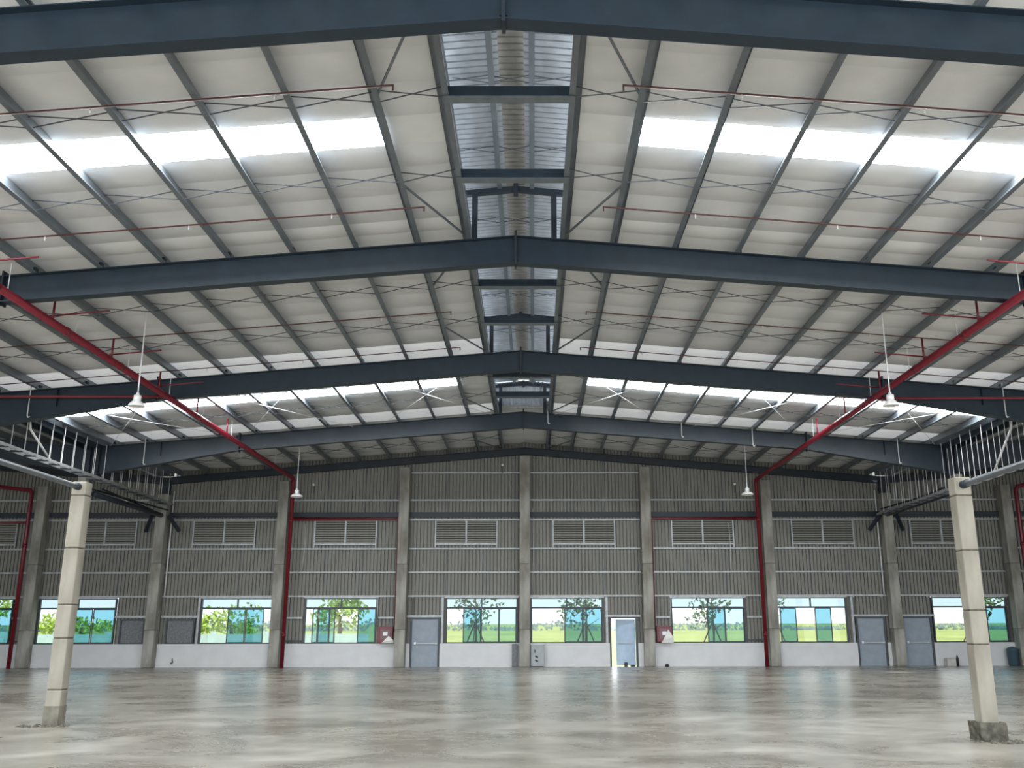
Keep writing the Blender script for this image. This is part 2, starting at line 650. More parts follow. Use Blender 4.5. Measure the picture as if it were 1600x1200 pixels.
# ================================================================== RAFTERS
RLAB = ['nearest blue grey steel rafter across the top edge of the picture',
        'blue grey steel rafter second from the camera, below the first bright skylights',
        'blue grey steel rafter third from the camera, just before the second row of skylights',
        'blue grey steel rafter fourth from the camera, resting on the column line']


def rafter(y, label, deep, neighbours, support):
    r = thing('roof_rafter', label, 'roof beam', (0, y, RIDGE), 'steel rafters of the roof')
    fl_w, tf = 0.125, 0.018

    def half(s, xs, bots):
        n = len(xs)
        top = [(s * x, zr(x)) for x in xs]
        bot = [(s * x, z) for x, z in zip(xs, bots)]
        poly = top + bot[::-1]
        if s < 0:
            poly = poly[::-1]
        prism('web', poly, y - 0.006, y + 0.006, STEEL, r)
        for i in range(n - 1):
            (xa, za), (xb, zb) = top[i], top[i + 1]
            q = [(xa, za), (xb, zb), (xb, zb - tf), (xa, za - tf)]
            prism('top_flange', q if s > 0 else q[::-1], y - fl_w, y + fl_w, STEEL, r)
            (xa, za), (xb, zb) = bot[i], bot[i + 1]
            q = [(xa, za), (xb, zb), (xb, zb - tf), (xa, za - tf)]
            prism('bottom_flange', q if s > 0 else q[::-1], y - fl_w, y + fl_w, STEEL, r)

    for s in (-1, 1):
        half(s, [0.0, 11.0, 16.35], [RIDGE - deep, zr(11) - deep + 0.03, 7.38])
        box('splice_plate', s * 11.0 - 0.02, s * 11.0 + 0.02, y - 0.13, y + 0.13, zr(11) - deep - 0.04, zr(11) + 0.10, STEELD, r)
        for x in (14.0,):
            box('stiffener', s * x - 0.008, s * x + 0.008, y - 0.11, y + 0.11, zr(x) - deep * 0.9, zr(x) - 0.03, STEEL, r)
        for x in PX[1:]:
            box('cleat', s * x - 0.006, s * x + 0.05, y - 0.06, y + 0.06, zr(x), zr(x) + 0.16, STEELD, r)
        if neighbours:
            half(s, [16.65, 22.0, 33.0], [7.38, zr(22) - deep + 0.03, zr(33) - deep])
        if support:
            # steel end post between the two roof beams
            xc = s * 16.5
            box('end_post', xc - 0.17, xc + 0.17, y - 0.012, y + 0.012, 7.30, 8.40, STEELD, r)
            for dx in (-0.17, 0.17):
                box('end_plate', xc + dx - 0.015, xc + dx + 0.015, y - 0.14, y + 0.14, 7.30, 8.46, STEELD, r)
            xs_ = -16.85 if s < 0 else 16.68
            c = box('support_post', xs_ - 0.15, xs_ + 0.15, y - 0.17, y + 0.17, 0.0, 7.30, CONC, r)
    box('ridge_plate', -0.025, 0.025, y - 0.14, y + 0.14, RIDGE - deep - 0.07, RIDGE + 0.11, STEELD, r)
    for dz in (0.06, deep - 0.06):
        for sx in (-1, 1):
            k = box('bolt', sx * 0.04 - 0.015, sx * 0.04 + 0.015, y - 0.1, y - 0.07, RIDGE - dz - 0.02, RIDGE - dz + 0.02, STEELD, r)
    return r


for i, b in enumerate((2, 3, 4, 5)):
    rafter(FR[b], RLAB[i], 0.68 if b == 2 else 0.61, b >= 3, b >= 3)
# light gable beam on the far wall
gb = thing('gable_beam', 'thin dark blue gable beam along the top of the far wall', 'roof beam', (0, YW - 0.15, RIDGE))
for s in (-1, 1):
    for nm, a, c in (('beam_flange', 0.0, 0.02), ('beam_web', 0.02, 0.30), ('beam_flange', 0.30, 0.32)):
        hw = 0.1 if nm == 'beam_flange' else 0.01
        q = [(0, RIDGE - a), (s * 16.5, zr(16.5) - a), (s * 16.5, zr(16.5) - c), (0, RIDGE - c)]
        prism(nm, q if s > 0 else q[::-1], YW - 0.18 - hw, YW - 0.18 + hw, STEELD, gb)
        q = [(s * 16.5, zr(16.5) - a), (s * 33, RIDGE - a), (s * 33, RIDGE - c), (s * 16.5, zr(16.5) - c)]
        prism(nm, q if s > 0 else q[::-1], YW - 0.18 - hw, YW - 0.18 + hw, STEELD, gb)

# ================================================================== FAR WALL
wall = thing('wall_back', 'far gable wall of beige ribbed sheet above a low white plaster wall', None, (0, YW, 0), None, 'structure')
ZH, ZS, ZD = 3.0, 1.0, 2.11
OPEN = [('w', -26.2, -22.93), ('w', -21.78, -18.31), ('p', -18.07, -16.96), ('p', -16.02, -14.74), ('w', -14.52, -11.26),
        ('w', -9.87, -6.62), ('d', -5.06, -3.84), ('w', -3.54, -0.33), ('w', 0.26, 3.51), ('d', 3.84, 4.98),
        ('w', 6.56, 9.88), ('w', 11.24, 14.46), ('d', 14.86, 16.08), ('d', 16.88, 18.16), ('w', 18.30, 21.68),
        ('w', 23.0, 26.3)]
RIB = [(0.0, 0.0), (0.18, 0.0), (0.26, 0.06), (0.92, 0.06)]
RP = 0.16


def cladding(x0, x1, z0, ztop):
    """ribbed wall sheet; ztop is a function of x"""
    vs, fs = [], []
    xs = []
    i = math.floor(x0 / RP)
    while i * RP < x1:
        for f, h in RIB:
            x = (i + f) * RP
            if x0 - 1e-6 <= x <= x1 + 1e-6:
                xs.append((x, h))
        i += 1
    if not xs or xs[0][0] > x0 + 0.002:
        xs.insert(0, (x0, 0.0))
    if xs[-1][0] < x1 - 0.002:
        xs.append((x1, 0.0))
    cx = (x0 + x1) / 2
    for x, h in xs:
        vs.append((x - cx, -h, 0))
        vs.append((x - cx, -h, ztop(x) - z0))
    for k in range(len(xs) - 1):
        fs.append((2 * k, 2 * k + 2, 2 * k + 3, 2 * k + 1))
    return link('cladding_sheet', mesh('cladding_sheet', vs, fs, CLAD), wall, (cx, YW + 0.13, z0))


W6 = RP * 6
i = -32
while i * W6 < 33:
    cladding(max(i * W6, -33), min((i + 1) * W6, 33), ZH, lambda x: zr(x) + PH + 0.05)
    i += 1
edges = [-33.0] + [e for o in OPEN for e in (o[1], o[2])] + [33.0]
for k in range(0, len(edges), 2):
    a, b2 = edges[k], edges[k + 1]
    n = max(1, int((b2 - a) / 1.1))
    for q in range(n):
        cladding(a + (b2 - a) * q / n, a + (b2 - a) * (q + 1) / n, ZS, lambda x: ZH)
for t, a, b2 in OPEN:
    if t in 'dp':
        cladding(a, b2, ZD if t == 'd' else 2.07, lambda x: ZH)
# low white wall, between the doors
prev = -33.0
for t, a, b2 in OPEN + [('d', 33.0, 34.0)]:
    if t == 'd':
        box('plaster_wall', prev, a - 0.06, YW - 0.05, YW + 0.15, 0.0, ZS, PLASTER, wall)
        prev = b2 + 0.06
# girts, bay by bay
colx = [k * CS for k in range(-6, 7)]
for z in (8.65, 7.38, 6.48, 5.17, 4.11, 3.06):
    for k in range(len(colx) - 1):
        xa, xb = colx[k] + 0.2, colx[k + 1] - 0.2
        if z > zr((xa + xb) / 2) - 0.5 and z > 8:
            continue
        box('girt', xa, xb, YW - 0.02, YW + 0.09, z - 0.035, z + 0.035, GALVL, wall)
        if z == 7.38:
            for f in (0.34, 0.67):
                x = xa + (xb - xa) * f
                box('sag_rod', x - 0.012, x + 0.012, YW + 0.06, YW + 0.085, 3.1, zr(x) - 0.1, ROD, wall)
        if z == 6.48:
            box('tie_beam', xa, xb, YW - 0.08, YW + 0.09, 6.60, 6.82, STEELD, wall)
for t, a, b2 in OPEN:            # short girts at door head height beside the openings
    if t in 'dp':
        box('door_head_girt', a - 0.25, b2 + 0.2, YW - 0.04, YW + 0.08, ZD + 0.02, ZD + 0.11, GALVL, wall)
        box('jamb_post', b2 + 0.10 if a < 0 else a - 0.22, b2 + 0.2 if a < 0 else a - 0.12, YW - 0.03, YW + 0.08, ZS, 3.0, GALVL, wall)
for x0, x1 in ((-10.95, -9.95), (-6.55, -5.6), (5.6, 6.5), (9.95, 10.85), (-22.9, -21.85)):
    for z in (2.12, 1.12):
        box('short_girt', x0, x1, YW - 0.02, YW + 0.08, z - 0.04, z + 0.04, GALVL if z > 2 else DKFRAME, wall)

# side walls of the neighbouring halls (outside the picture)
for nm, x in (('wall_left', -33.0), ('wall_right', 33.0)):
    o = box(nm, x - 0.1, x + 0.1, -6, YW + 0.2, 0, RIDGE + 0.25, CLAD)
    tag(o, 'beige sheet wall on the far %s side of the hall' % ('left' if x < 0 else 'right'), None, None, 'structure')

# ------------------------------------------------------------------ windows
# sashes: (start, end, glass) across the lower part, as fractions
SASH = [[(0, .55, GLC), (.55, .78, GLT), (.78, 1, GLT)],
        [(0, .44, GLC), (.44, .71, GLT), (.71, 1, GLT)],
        [(0, .37, GLC), (.37, .625, GLT), (.625, .88, GLT), (.88, 1, GLC)],
        [(0, .10, GLC), (.10, .18, GLP), (.18, .34, GLT), (.34, .42, GLP), (.42, .745, GLC), (.745, 1, GLT)],
        [(0, .235, GLC), (.235, .49, GLT), (.49, .75, GLP), (.75, 1, GLP)],
        [(0, .465, GLC), (.465, .725, GLT), (.725, 1, GLT)],
        [(0, .49, GLC), (.49, .735, GLT), (.735, 1, GLP)],
        [(0, .05, GLC), (.05, .285, GLT), (.285, .555, GLC), (.555, .79, GLT), (.79, 1, GLC)],
        [(0, .50, GLC), (.50, .73, GLT), (.73, 1, GLT)],
        [(0, .50, GLC), (.50, 1, GLT)]]


def frame_mesh(wd, dp, ht, t):
    k = ('frame', round(wd, 3), dp, round(ht, 3), t)
    if k not in CACHE:
        vs, fs = [], []
        for x0, x1, z0, z1 in ((-wd / 2, -wd / 2 + t, -ht / 2, ht / 2), (wd / 2 - t, wd / 2, -ht / 2, ht / 2),
                               (-wd / 2 + t, wd / 2 - t, -ht / 2, -ht / 2 + t), (-wd / 2 + t, wd / 2 - t, ht / 2 - t, ht / 2)):
            n0 = len(vs)
            a = dp / 2
            vs += [(x0, -a, z0), (x1, -a, z0), (x1, a, z0), (x0, a, z0), (x0, -a, z1), (x1, -a, z1), (x1, a, z1), (x0, a, z1)]
            fs += [tuple(q + n0 for q in f) for f in BOXF]
        CACHE[k] = mesh('frame', vs, fs, DKFRAME)
    return CACHE[k]


WLAB = ['window cut off by the left edge of the picture', 'window behind the left foreground column',
        'window just left of the left red riser and its column', 'window between the left red riser and the left hose cabinet',
        'window directly left of the central wall column', 'window directly right of the central wall column',
        'window directly right of the right hose cabinet', 'window right of the right red riser',
        'window behind the right foreground column', 'window beyond the right edge of the picture']


def window(n, x0, x1, z0, z1, sashes):
    wn = thing('window_%d' % n, WLAB[n - 1], None, ((x0 + x1) / 2, YW, z0), None, 'structure')
    fy0, fy1 = YW + 0.0, YW + 0.12
    t = 0.055
    box('frame_jamb', x0, x0 + t, fy0, fy1, z0, z1, DKFRAME, wn)
    box('frame_jamb', x1 - t, x1, fy0, fy1, z0, z1, DKFRAME, wn)
    box('frame_head', x0 + t, x1 - t, fy0, fy1, z1 - 0.04, z1, DKFRAME, wn)
    box('frame_sill', x0 + t, x1 - t, fy0, fy1, z0, z0 + 0.04, DKFRAME, wn)
    zt = z0 + (z1 - z0) * 0.785
    box('transom', x0 + t, x1 - t, fy0, fy1, zt - 0.03, zt + 0.03, DKFRAME, wn)
    xm = (x0 + x1) / 2
    box('transom_mullion', xm - 0.025, xm + 0.025, fy0, fy1, zt + 0.03, z1 - 0.04, DKFRAME, wn)
    for a, b2 in ((x0 + t, xm - 0.025), (xm + 0.025, x1 - t)):
        box('pane', a, b2, YW + 0.06, YW + 0.066, zt + 0.03, z1 - 0.04, GLX, wn)
    L = x1 - x0 - 2 * t
    for i, (a, b2, g) in enumerate(sashes):
        xa, xb = x0 + t + L * a, x0 + t + L * b2
        yo = YW + (0.03 if i % 2 else 0.07)
        tinted = g is not GLC
        st = 0.04 if tinted else 0.012
        sh = link('sash', frame_mesh(xb - xa, 0.03, zt - z0 - 0.07, st), wn, ((xa + xb) / 2, yo + 0.015, (z0 + 0.04 + zt - 0.03) / 2))
        box('pane', xa + st, xb - st, yo + 0.012, yo + 0.018, z0 + 0.04 + st, zt - 0.03 - st, g, sh)
    # metal cover strip above the head
    box('head_flashing', x0 - 0.05, x1 + 0.05, YW - 0.05, YW - 0.021, z1 + 0.0, z1 + 0.09, GALVL, wn)
    portal((x0 + x1) / 2, YW + 0.2, (z0 + z1) / 2, x1 - x0, z1 - z0, -1)
    return wn


n = 0
for t, a, b2 in OPEN:
    if t == 'w':
        window(n + 1, a, b2, ZS, 2.97, SASH[n])
        n += 1
for t, a, b2 in OPEN:                      # two small blanked windows by the left wall column
    if t == 'p':
        n += 1
        wn = thing('window_%d' % n, 'small window blanked with grey mesh, %s of the dark wall column' % ('left' if a < -16.5 else 'right'), None, ((a + b2) / 2, YW, ZS), None, 'structure')
        box('frame_jamb', a, a + 0.07, YW, YW + 0.12, ZS, 2.07, DKFRAME, wn)
        box('frame_jamb', b2 - 0.07, b2, YW, YW + 0.12, ZS, 2.07, DKFRAME, wn)
        box('frame_head', a + 0.07, b2 - 0.07, YW, YW + 0.12, 2.01, 2.07, DKFRAME, wn)
        box('frame_sill', a + 0.07, b2 - 0.07, YW, YW + 0.12, ZS, ZS + 0.05, DKFRAME, wn)
        box('mesh_panel', a + 0.07, b2 - 0.07, YW + 0.05, YW + 0.07, ZS + 0.05, 2.01, FILM, wn)

# ------------------------------------------------------------------ doors


DOORL = {1: 'closed grey door between the left hose cabinet and the centre', 3: 'closed grey door left of the weathered right wall column',
         4: 'closed grey door right of the weathered right wall column'}


def closed_door(n, x0, x1):
    d = thing('door_%d' % n, DOORL[n], None, ((x0 + x1) / 2, YW, 0), None, 'structure')
    box('door_frame', x0 - 0.06, x0 + 0.03, YW - 0.03, YW + 0.13, 0, ZD, DKFRAME, d)
    box('door_frame', x1 - 0.03, x1 + 0.06, YW - 0.03, YW + 0.13, 0, ZD, DKFRAME, d)
    box('door_head', x0 + 0.03, x1 - 0.03, YW - 0.03, YW + 0.13, ZD - 0.06, ZD, DKFRAME, d)
    lf = box('door_leaf', x0 + 0.03, x1 - 0.03, YW + 0.02, YW + 0.07, 0.0, ZD - 0.06, DOORG, d)
    box('upper_panel', x0 + 0.12, x1 - 0.12, YW + 0.008, YW + 0.02, 1.10, ZD - 0.16, DOORG, lf)
    box('lower_panel', x0 + 0.12, x1 - 0.12, YW + 0.008, YW + 0.02, 0.12, 0.90, DOORG, lf)
    bar('push_bar', (x0 + 0.2, YW - 0.04, 1.0), (x1 - 0.06, YW - 0.04, 1.0), 0.04, 0.05, GALVL, lf)
    box('bar_end', x0 + 0.14, x0 + 0.22, YW - 0.06, YW + 0.02, 0.96, 1.06, WHITE, lf)
    box('bar_end', x1 - 0.12, x1 - 0.05, YW - 0.06, YW + 0.02, 0.96, 1.04, GALVL, lf)
    return d


closed_door(1, -5.06, -3.84)
d2 = thing('door_2', 'open doorway with a pale blue door leaf swung outward', None, (4.4, YW, 0), None, 'structure')
box('door_frame', 3.78, 3.86, YW - 0.03, YW + 0.13, 0, ZD, DKFRAME, d2)
box('door_frame', 4.95, 5.04, YW - 0.03, YW + 0.13, 0, ZD, DKFRAME, d2)
box('door_head', 3.86, 4.95, YW - 0.03, YW + 0.13, ZD - 0.05, ZD, DKFRAME, d2)
BLUED = mat('pale_blue_backlit_door', (0.40, 0.50, 0.64), 0.6, 0, 0.1, 3)  # pale tone stands in for daylight passing through the frosted leaf
lf = box('door_leaf', 0.0, 0.92, -0.02, 0.02, 0.03, ZD - 0.08, BLUED)
lf.parent = d2
lf.location = Vector((4.53, YW + 0.42, 1.04)) - d2.location
lf.rotation_euler = (0, 0, math.radians(-25))
bar('push_bar', (4.2, YW + 0.52, 0.98), (4.9, YW + 0.24, 0.98), 0.03, 0.04, GALVL, d2)
closed_door(3, 14.86, 16.08)
closed_door(4, 16.88, 18.16)
portal(4.4, YW + 0.2, 1.0, 1.1, 2.0, -1)

# ------------------------------------------------------------------ louvre vents
WHERE = ['above the window at the left edge of the picture', 'half hidden behind the left foreground column',
         'just right of the dark left wall column', 'above the left hose cabinet bay', 'left of the central wall column',
         'right of the central wall column', 'above the right hose cabinet bay', 'just left of the dark right wall column',
         'half hidden behind the right foreground column', 'at the right edge of the picture']
LX = [-26.0, -20.55, -15.12, -9.58, -4.06, 1.32, 6.76, 12.26, 17.71, 23.2]
for x0, wh in zip(LX[:9], WHERE[:9]):
    x1 = x0 + 2.75
    lv = thing('wall_louvre', 'beige slatted wall louvre ' + wh, 'louvre', (x0 + 1.375, YW, 5.22),
               'louvre vents along the far wall')
    y0, y1 = YW - 0.04, YW + 0.09
    box('louvre_stile', x0 - 0.06, x0, y0, y1, 5.2, 6.43, GALVL, lv)
    box('louvre_stile', x1, x1 + 0.06, y0, y1, 5.2, 6.43, GALVL, lv)
    box('louvre_mullion', (x0 + x1) / 2 - 0.04, (x0 + x1) / 2 + 0.04, y0, y1, 5.40, 6.43, GALVL, lv)
    box('louvre_rail', x0, x1, y0, y1, 5.34, 5.41, GALVL, lv)
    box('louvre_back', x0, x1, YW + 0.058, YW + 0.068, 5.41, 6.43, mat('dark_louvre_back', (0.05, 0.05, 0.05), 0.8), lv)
    nsl = 10
    for h in range(2):
        xa = x0 if h == 0 else (x0 + x1) / 2 + 0.04
        xb = (x0 + x1) / 2 - 0.04 if h == 0 else x1
        for k in range(nsl):
            z = 5.46 + (6.42 - 5.46) * k / (nsl - 1)
            s_ = link('slat', box_mesh(xb - xa, 0.085, 0.014, mat('louvre_slat', (0.42, 0.405, 0.36), 0.5)), lv,
                      ((xa + xb) / 2, YW + 0.005, z))
            s_.rotation_euler = (math.radians(38), 0, 0)

# ================================================================== CONCRETE COLUMNS
TOPZ = {0: 9.36, 1: 8.84, 2: 8.22, 3: 7.62, 4: 8.0}
CN = {0: 'tall concrete wall column at the centre, under the ridge', -1: 'first concrete wall column left of the central one, beside the left hose cabinet',
      1: 'first concrete wall column right of the central one, beside the right hose cabinet',
      -2: 'concrete wall column beside the left red riser pipe', 2: 'concrete wall column beside the right red riser pipe',
      -3: 'dark weathered concrete wall column between the two small blanked windows', 3: 'concrete wall column standing between the two grey doors at right',
      -4: 'concrete wall column near the left edge of the picture', 4: 'concrete wall column near the right edge of the picture'}


def column(name, label, xc, yc, wx, wy, z0, z1, m, joints, group):
    c = thing(name, label, 'column', (xc, yc, z0), group)
    zs = [z0] + joints + [z1]
    for i in range(len(zs) - 1):
        h = zs[i + 1] - zs[i]
        me = box_mesh(wx, wy, h - 0.012, m, 0.018)
        link('column_lift', me, c, (xc, yc, (zs[i] + zs[i + 1]) / 2))
        if i < len(zs) - 2:
            box('cold_joint', xc - wx / 2 + 0.012, xc + wx / 2 - 0.012, yc - wy / 2 + 0.012, yc + wy / 2 - 0.012,
                zs[i + 1] - 0.008, zs[i + 1] + 0.008, CONCD, c)
    return c


for k in range(-4, 5):
    c = column('wall_column', CN[k], k * CS, YW - 0.28, 0.46, 0.5, 0.0, TOPZ[abs(k)], CONC,
               [1.6, 4.45 + (0.0 if k != -3 else 0.05)], 'concrete columns along the far wall')
    if abs(k) == 4:
        pass
    elif abs(k) == 3:
        s = 1 if k > 0 else -1
        box('steel_cap', k * CS - 0.2, k * CS + 0.2, YW - 0.45, YW - 0.1, 7.62, 8.25, STEELD, c)
        tube('conduit', [(k * CS - s * 0.34, YW - 0.05, 3.1), (k * CS - s * 0.34, YW - 0.05, 7.8)], 0.03, WHITE, c)
    else:
        box('cap_plate', k * CS - 0.18, k * CS + 0.18, YW - 0.4, YW - 0.1, TOPZ[abs(k)], TOPZ[abs(k)] + 0.02, STEELD, c)

nl = column('foreground_column', 'slim pale concrete column standing on the floor in the left foreground', -7.40, 16.2, 0.245, 0.245, 0.0, 3.96,
            CONCB, [0.55, 1.36, 1.9, 2.83, 3.72], 'foreground columns')
nr = column('foreground_column', 'slim pale concrete column on a dark block in the right foreground', 6.58, 13.62, 0.235, 0.235, 0.20, 3.60,
            CONCB, [1.26, 1.72, 2.55, 3.33], 'foreground columns')
# rough dark collar block under the right column
bm = bmesh.new()
bmesh.ops.create_cube(bm, size=1.0)
bmesh.ops.scale(bm, vec=(0.36, 0.36, 0.24), verts=bm.verts)
bmesh.ops.subdivide_edges(bm, edges=bm.edges[:], cuts=4, use_grid_fill=True)
for v in bm.verts:
    v.co += Vector((random.uniform(-1, 1), random.uniform(-1, 1), random.uniform(-0.6, 0.6) if v.co.z > -0.1 else 0)) * 0.008
me = bpy.data.meshes.new('collar')
bm.to_mesh(me)
bm.free()
me.materials.append(CONCD)
link('collar_block', me, nr, (6.58, 13.62, 0.12))


def rubble(xc, yc, r, parent, seed):
    rnd = random.Random(seed)
    vs, fs = [], []
    for k in range(60):
        a = rnd.uniform(0, 2 * math.pi)
        d = r * math.sqrt(rnd.random())
        x, y = d * math.cos(a), 0.7 * d * math.sin(a)
        s = rnd.uniform(0.012, 0.045)
        b0 = len(vs)
        vs += [(x - s, y - s, 0), (x + s, y - s * .8, 0), (x + s * .7, y + s, 0), (x - s, y + s * .6, 0), (x, y, s * .8)]
        fs += [(b0, b0 + 1, b0 + 4), (b0 + 1, b0 + 2, b0 + 4), (b0 + 2, b0 + 3, b0 + 4), (b0 + 3, b0, b0 + 4)]
    o = link('mortar_crumbs', mesh('crumbs', vs, fs, CONCD), parent, (xc, yc, 0.0))
    o['kind'] = 'stuff'


rubble(-7.45, 16.0, 0.42, nl, 3)
rubble(6.66, 13.35, 0.34, nr, 5)
box('splash_band', -7.40 - 0.1245, -7.40 + 0.1245, 16.2 - 0.1245, 16.2 + 0.1245, 0.0, 0.30, mat('damp_column_foot', (0.17, 0.155, 0.125), 0.9, 0, 0.3, 6), nl)

# tube struts carried by the columns
for s, xc, yc, zc, who in ((-1, -7.40, 16.2, 3.86, 'left'), (1, 6.58, 13.62, 3.48, 'right')):
    st = thing('tube_strut', 'round grey steel tube running from the %s foreground column towards the viewer' % who, 'tube', (xc, yc - 3, zc))
    tube('tube', [(xc, yc - 0.16, zc), (xc, -2.0, zc)], 0.045, GALV, st, 14)
    tube('end_cap', [(xc, yc - 0.12, zc), (xc, yc - 0.24, zc)], 0.058, STEELD, st, 14)
for s, who in ((-1, 'left'), (1, 'right')):
    x = s * 16.5
    st = thing('tube_strut', 'dark steel tube between the fourth rafter and the %s dark wall column' % who, 'tube', (x, 40, 6.64))
    tube('tube', [(x, FR[5] + 0.2, 6.64), (x, YW - 0.56, 6.64)], 0.11, STEELD, st, 12)
    for dx in (-0.7, 0.7):
        bar('knee_brace', (x + dx * 0.52, YW - 0.62, 6.62), (x + dx * 1.1, YW - 0.2, 5.95), 0.12, 0.14, STEELD, st)
        bar('tie_bar', (x + dx * 0.3, FR[5] + 0.3, 6.85), (x - dx * 0.5, YW - 0.7, 6.85), 0.06, 0.06, STEELD, st)

# ================================================================== VALLEY GUTTERS AND CABLE TRAYS
for s, who in ((-1, 'left'), (1, 'right')):
    x = s * 16.5
    g = thing('valley_gutter', 'grey steel valley gutter along the %s column line' % who, 'gutter', (x, 30, 8.2))
    y0, y1 = 10.0, YW - 0.35
    box('gutter_bottom', x - 0.34, x + 0.34, y0, y1, 8.44, 8.46, GALV, g)
    for dx in (-0.34, 0.34):
        box('gutter_side', x + dx - 0.008, x + dx + 0.008, y0, y1, 8.44, 8.70, GALV, g)
        box('gutter_support', x + dx * 0.8 - 0.05, x + dx * 0.8 + 0.05, y0, FR[5] - 0.2, 8.26, 8.44, STEEL, g)
    tz = 7.12 if s < 0 else 6.62
    xt = s * 16.15
    t = thing('cable_tray', 'galvanised cable tray hanging on thin rods along the %s column line' % who, 'cable tray', (xt, 30, tz))
    for dx in (-0.16, 0.16):
        box('side_rail', xt + dx - 0.02, xt + dx + 0.02, 22.0, YW - 0.6, tz - 0.05, tz + 0.05, GALVL, t)
    y = 22.3
    while y < YW - 0.8:
        box('rung', xt - 0.18, xt + 0.18, y - 0.025, y + 0.025, tz - 0.035, tz - 0.01, ROD, t)
        rod('hanger_rod', (xt - 0.16, y, tz), (xt - 0.16, y, 8.44), 0.011, RODW, t, 5)
        rod('hanger_rod', (xt + 0.16, y + 0.25, tz), (xt + 0.16, y + 0.25, 8.44), 0.011, RODW, t, 5)
        box('trapeze', xt - 0.24, xt + 0.24, y - 0.02, y + 0.02, tz - 0.075, tz - 0.045, STEELD, t)
        y += 0.82
    pts = [(xt + 0.27 * s, 30.8, 8.42), (xt + 0.27 * s, 30.9, 8.05), (xt + 0.27 * s, 32.6, tz + 0.1)]
    dp = tube('drain_pipe', pts, 0.035, WHITE, None, 10)
    tag(dp, 'thin white drain pipe slanting down from the %s gutter' % who, 'pipe')

# ================================================================== RED SPRINKLER PIPEWORK
for s, who in ((-1, 'left'), (1, 'right')):
    xm = s * 10.55
    zm = 8.28 if s < 0 else 8.2
    sp = thing('sprinkler_pipework', 'red sprinkler main with its riser and thin branch lines on the %s side' % who, 'pipework', (xm, 30, zm))
    yr = YW - 0.75
    tube('main_pipe', [(xm, 8.0, zm), (xm, yr - 0.12, zm), (xm, yr, zm - 0.12), (xm, yr, 0.0)], 0.088, RED, sp, 14)
    y = 9.0
    while y < yr - 1:
        tube('pipe_coupling', [(xm, y, zm), (xm, y + 0.12, zm)], 0.102, RED, sp, 14)
        rod('main_hanger', (xm, y + 0.5, zm), (xm, y + 0.5, zr(xm) + 0.03), 0.010, RODW, sp, 5)
        y += 3.0
    for z in (1.3, 6.3):
        tube('pipe_coupling', [(xm, yr, z), (xm, yr, z + 0.14)], 0.105, RED, sp, 14)
    tube('valve', [(xm + s * 0.0, yr - 0.16, 1.45), (xm, yr + 0.02, 1.45)], 0.05, RED, sp, 10)
    # branch lines follow the roof slope under the purlins
    for by in (12.9, 17.2, 20.4, 23.5, 26.7, 29.9, 33.0):
        xi, xo = 1.78, 15.7
        zo = -0.045
        pts = [(s * xi, by, zr(xi) + zo - 0.09), (s * xi, by, zr(xi) + zo), (s * xo, by, zr(xo) + zo)]
        if by not in (20.4, 29.9, 33.0):
            tube('branch_pipe', pts, 0.015, mat('brown_red_pipe', (0.09, 0.03, 0.026), 0.45), sp, 8)
        tube('branch_riser', [(xm, by, zm), (xm, by, zr(xm) + zo)], 0.028, RED, sp, 8)
        if by < 28:
            tube('stay_bar', [(xm + s * 0.1, by + 0.05, zm + 0.17), (xm - s * 1.25, by + 0.05, zm + 0.29)], 0.02, RED, sp, 8)
        for xh in (3.6, 6.4, 9.2) if by not in (20.4, 29.9, 33.0) else ():
            tube('sprinkler_head', [(s * xh, by, zr(xh) + zo), (s * xh, by, zr(xh) + zo - 0.1)], 0.014, RODW, sp, 6)
    # side line passing the third rafter
    sb = tube('side_pipe', [(xm + s * 0.12, FR[4] - 0.405, zm), (s * 22, FR[4] - 0.405, zm)], 0.04, RED, None, 10)
    tag(sb, 'level red pipe crossing before the third rafter on the %s' % who, 'pipe')
    # wall line to the hose cabinet
    xh = s * 5.78
    tube('wall_line', [(xm, yr, 6.50), (xm, YW - 0.15, 6.50), (xh, YW - 0.15, 6.50), (xh, YW - 0.15, 1.5)], 0.05, RED, sp, 12)
    # second loop at the picture edge
    e = thing('fire_riser', 'red fire riser pipe with a bent top at the %s edge of the picture' % who, 'pipe', (s * 22.8, YW - 0.7, 0))
    yr2 = YW - 0.8
    xe = s * 22.35
    if s < 0:
        pp = [(-26, yr2, 8.15), (xe - 0.1, yr2, 7.75), (xe, yr2, 7.62), (xe, yr2, 0.0)]
    else:
        pp = [(26, yr2, 8.2), (xe + 0.7, yr2, 7.98), (xe + 0.12, yr2, 7.86), (xe, yr2, 7.7), (xe, yr2, 0.0)]
    tube('riser', pp, 0.088, RED, e, 14)
    tube('cross_line', [(xe, yr2, 6.3), (s * 27, yr2, 6.3)], 0.045, RED, e, 10)
    tube('pipe_coupling', [(xe, yr2, 5.2), (xe, yr2, 5.34)], 0.105, RED, e, 12)

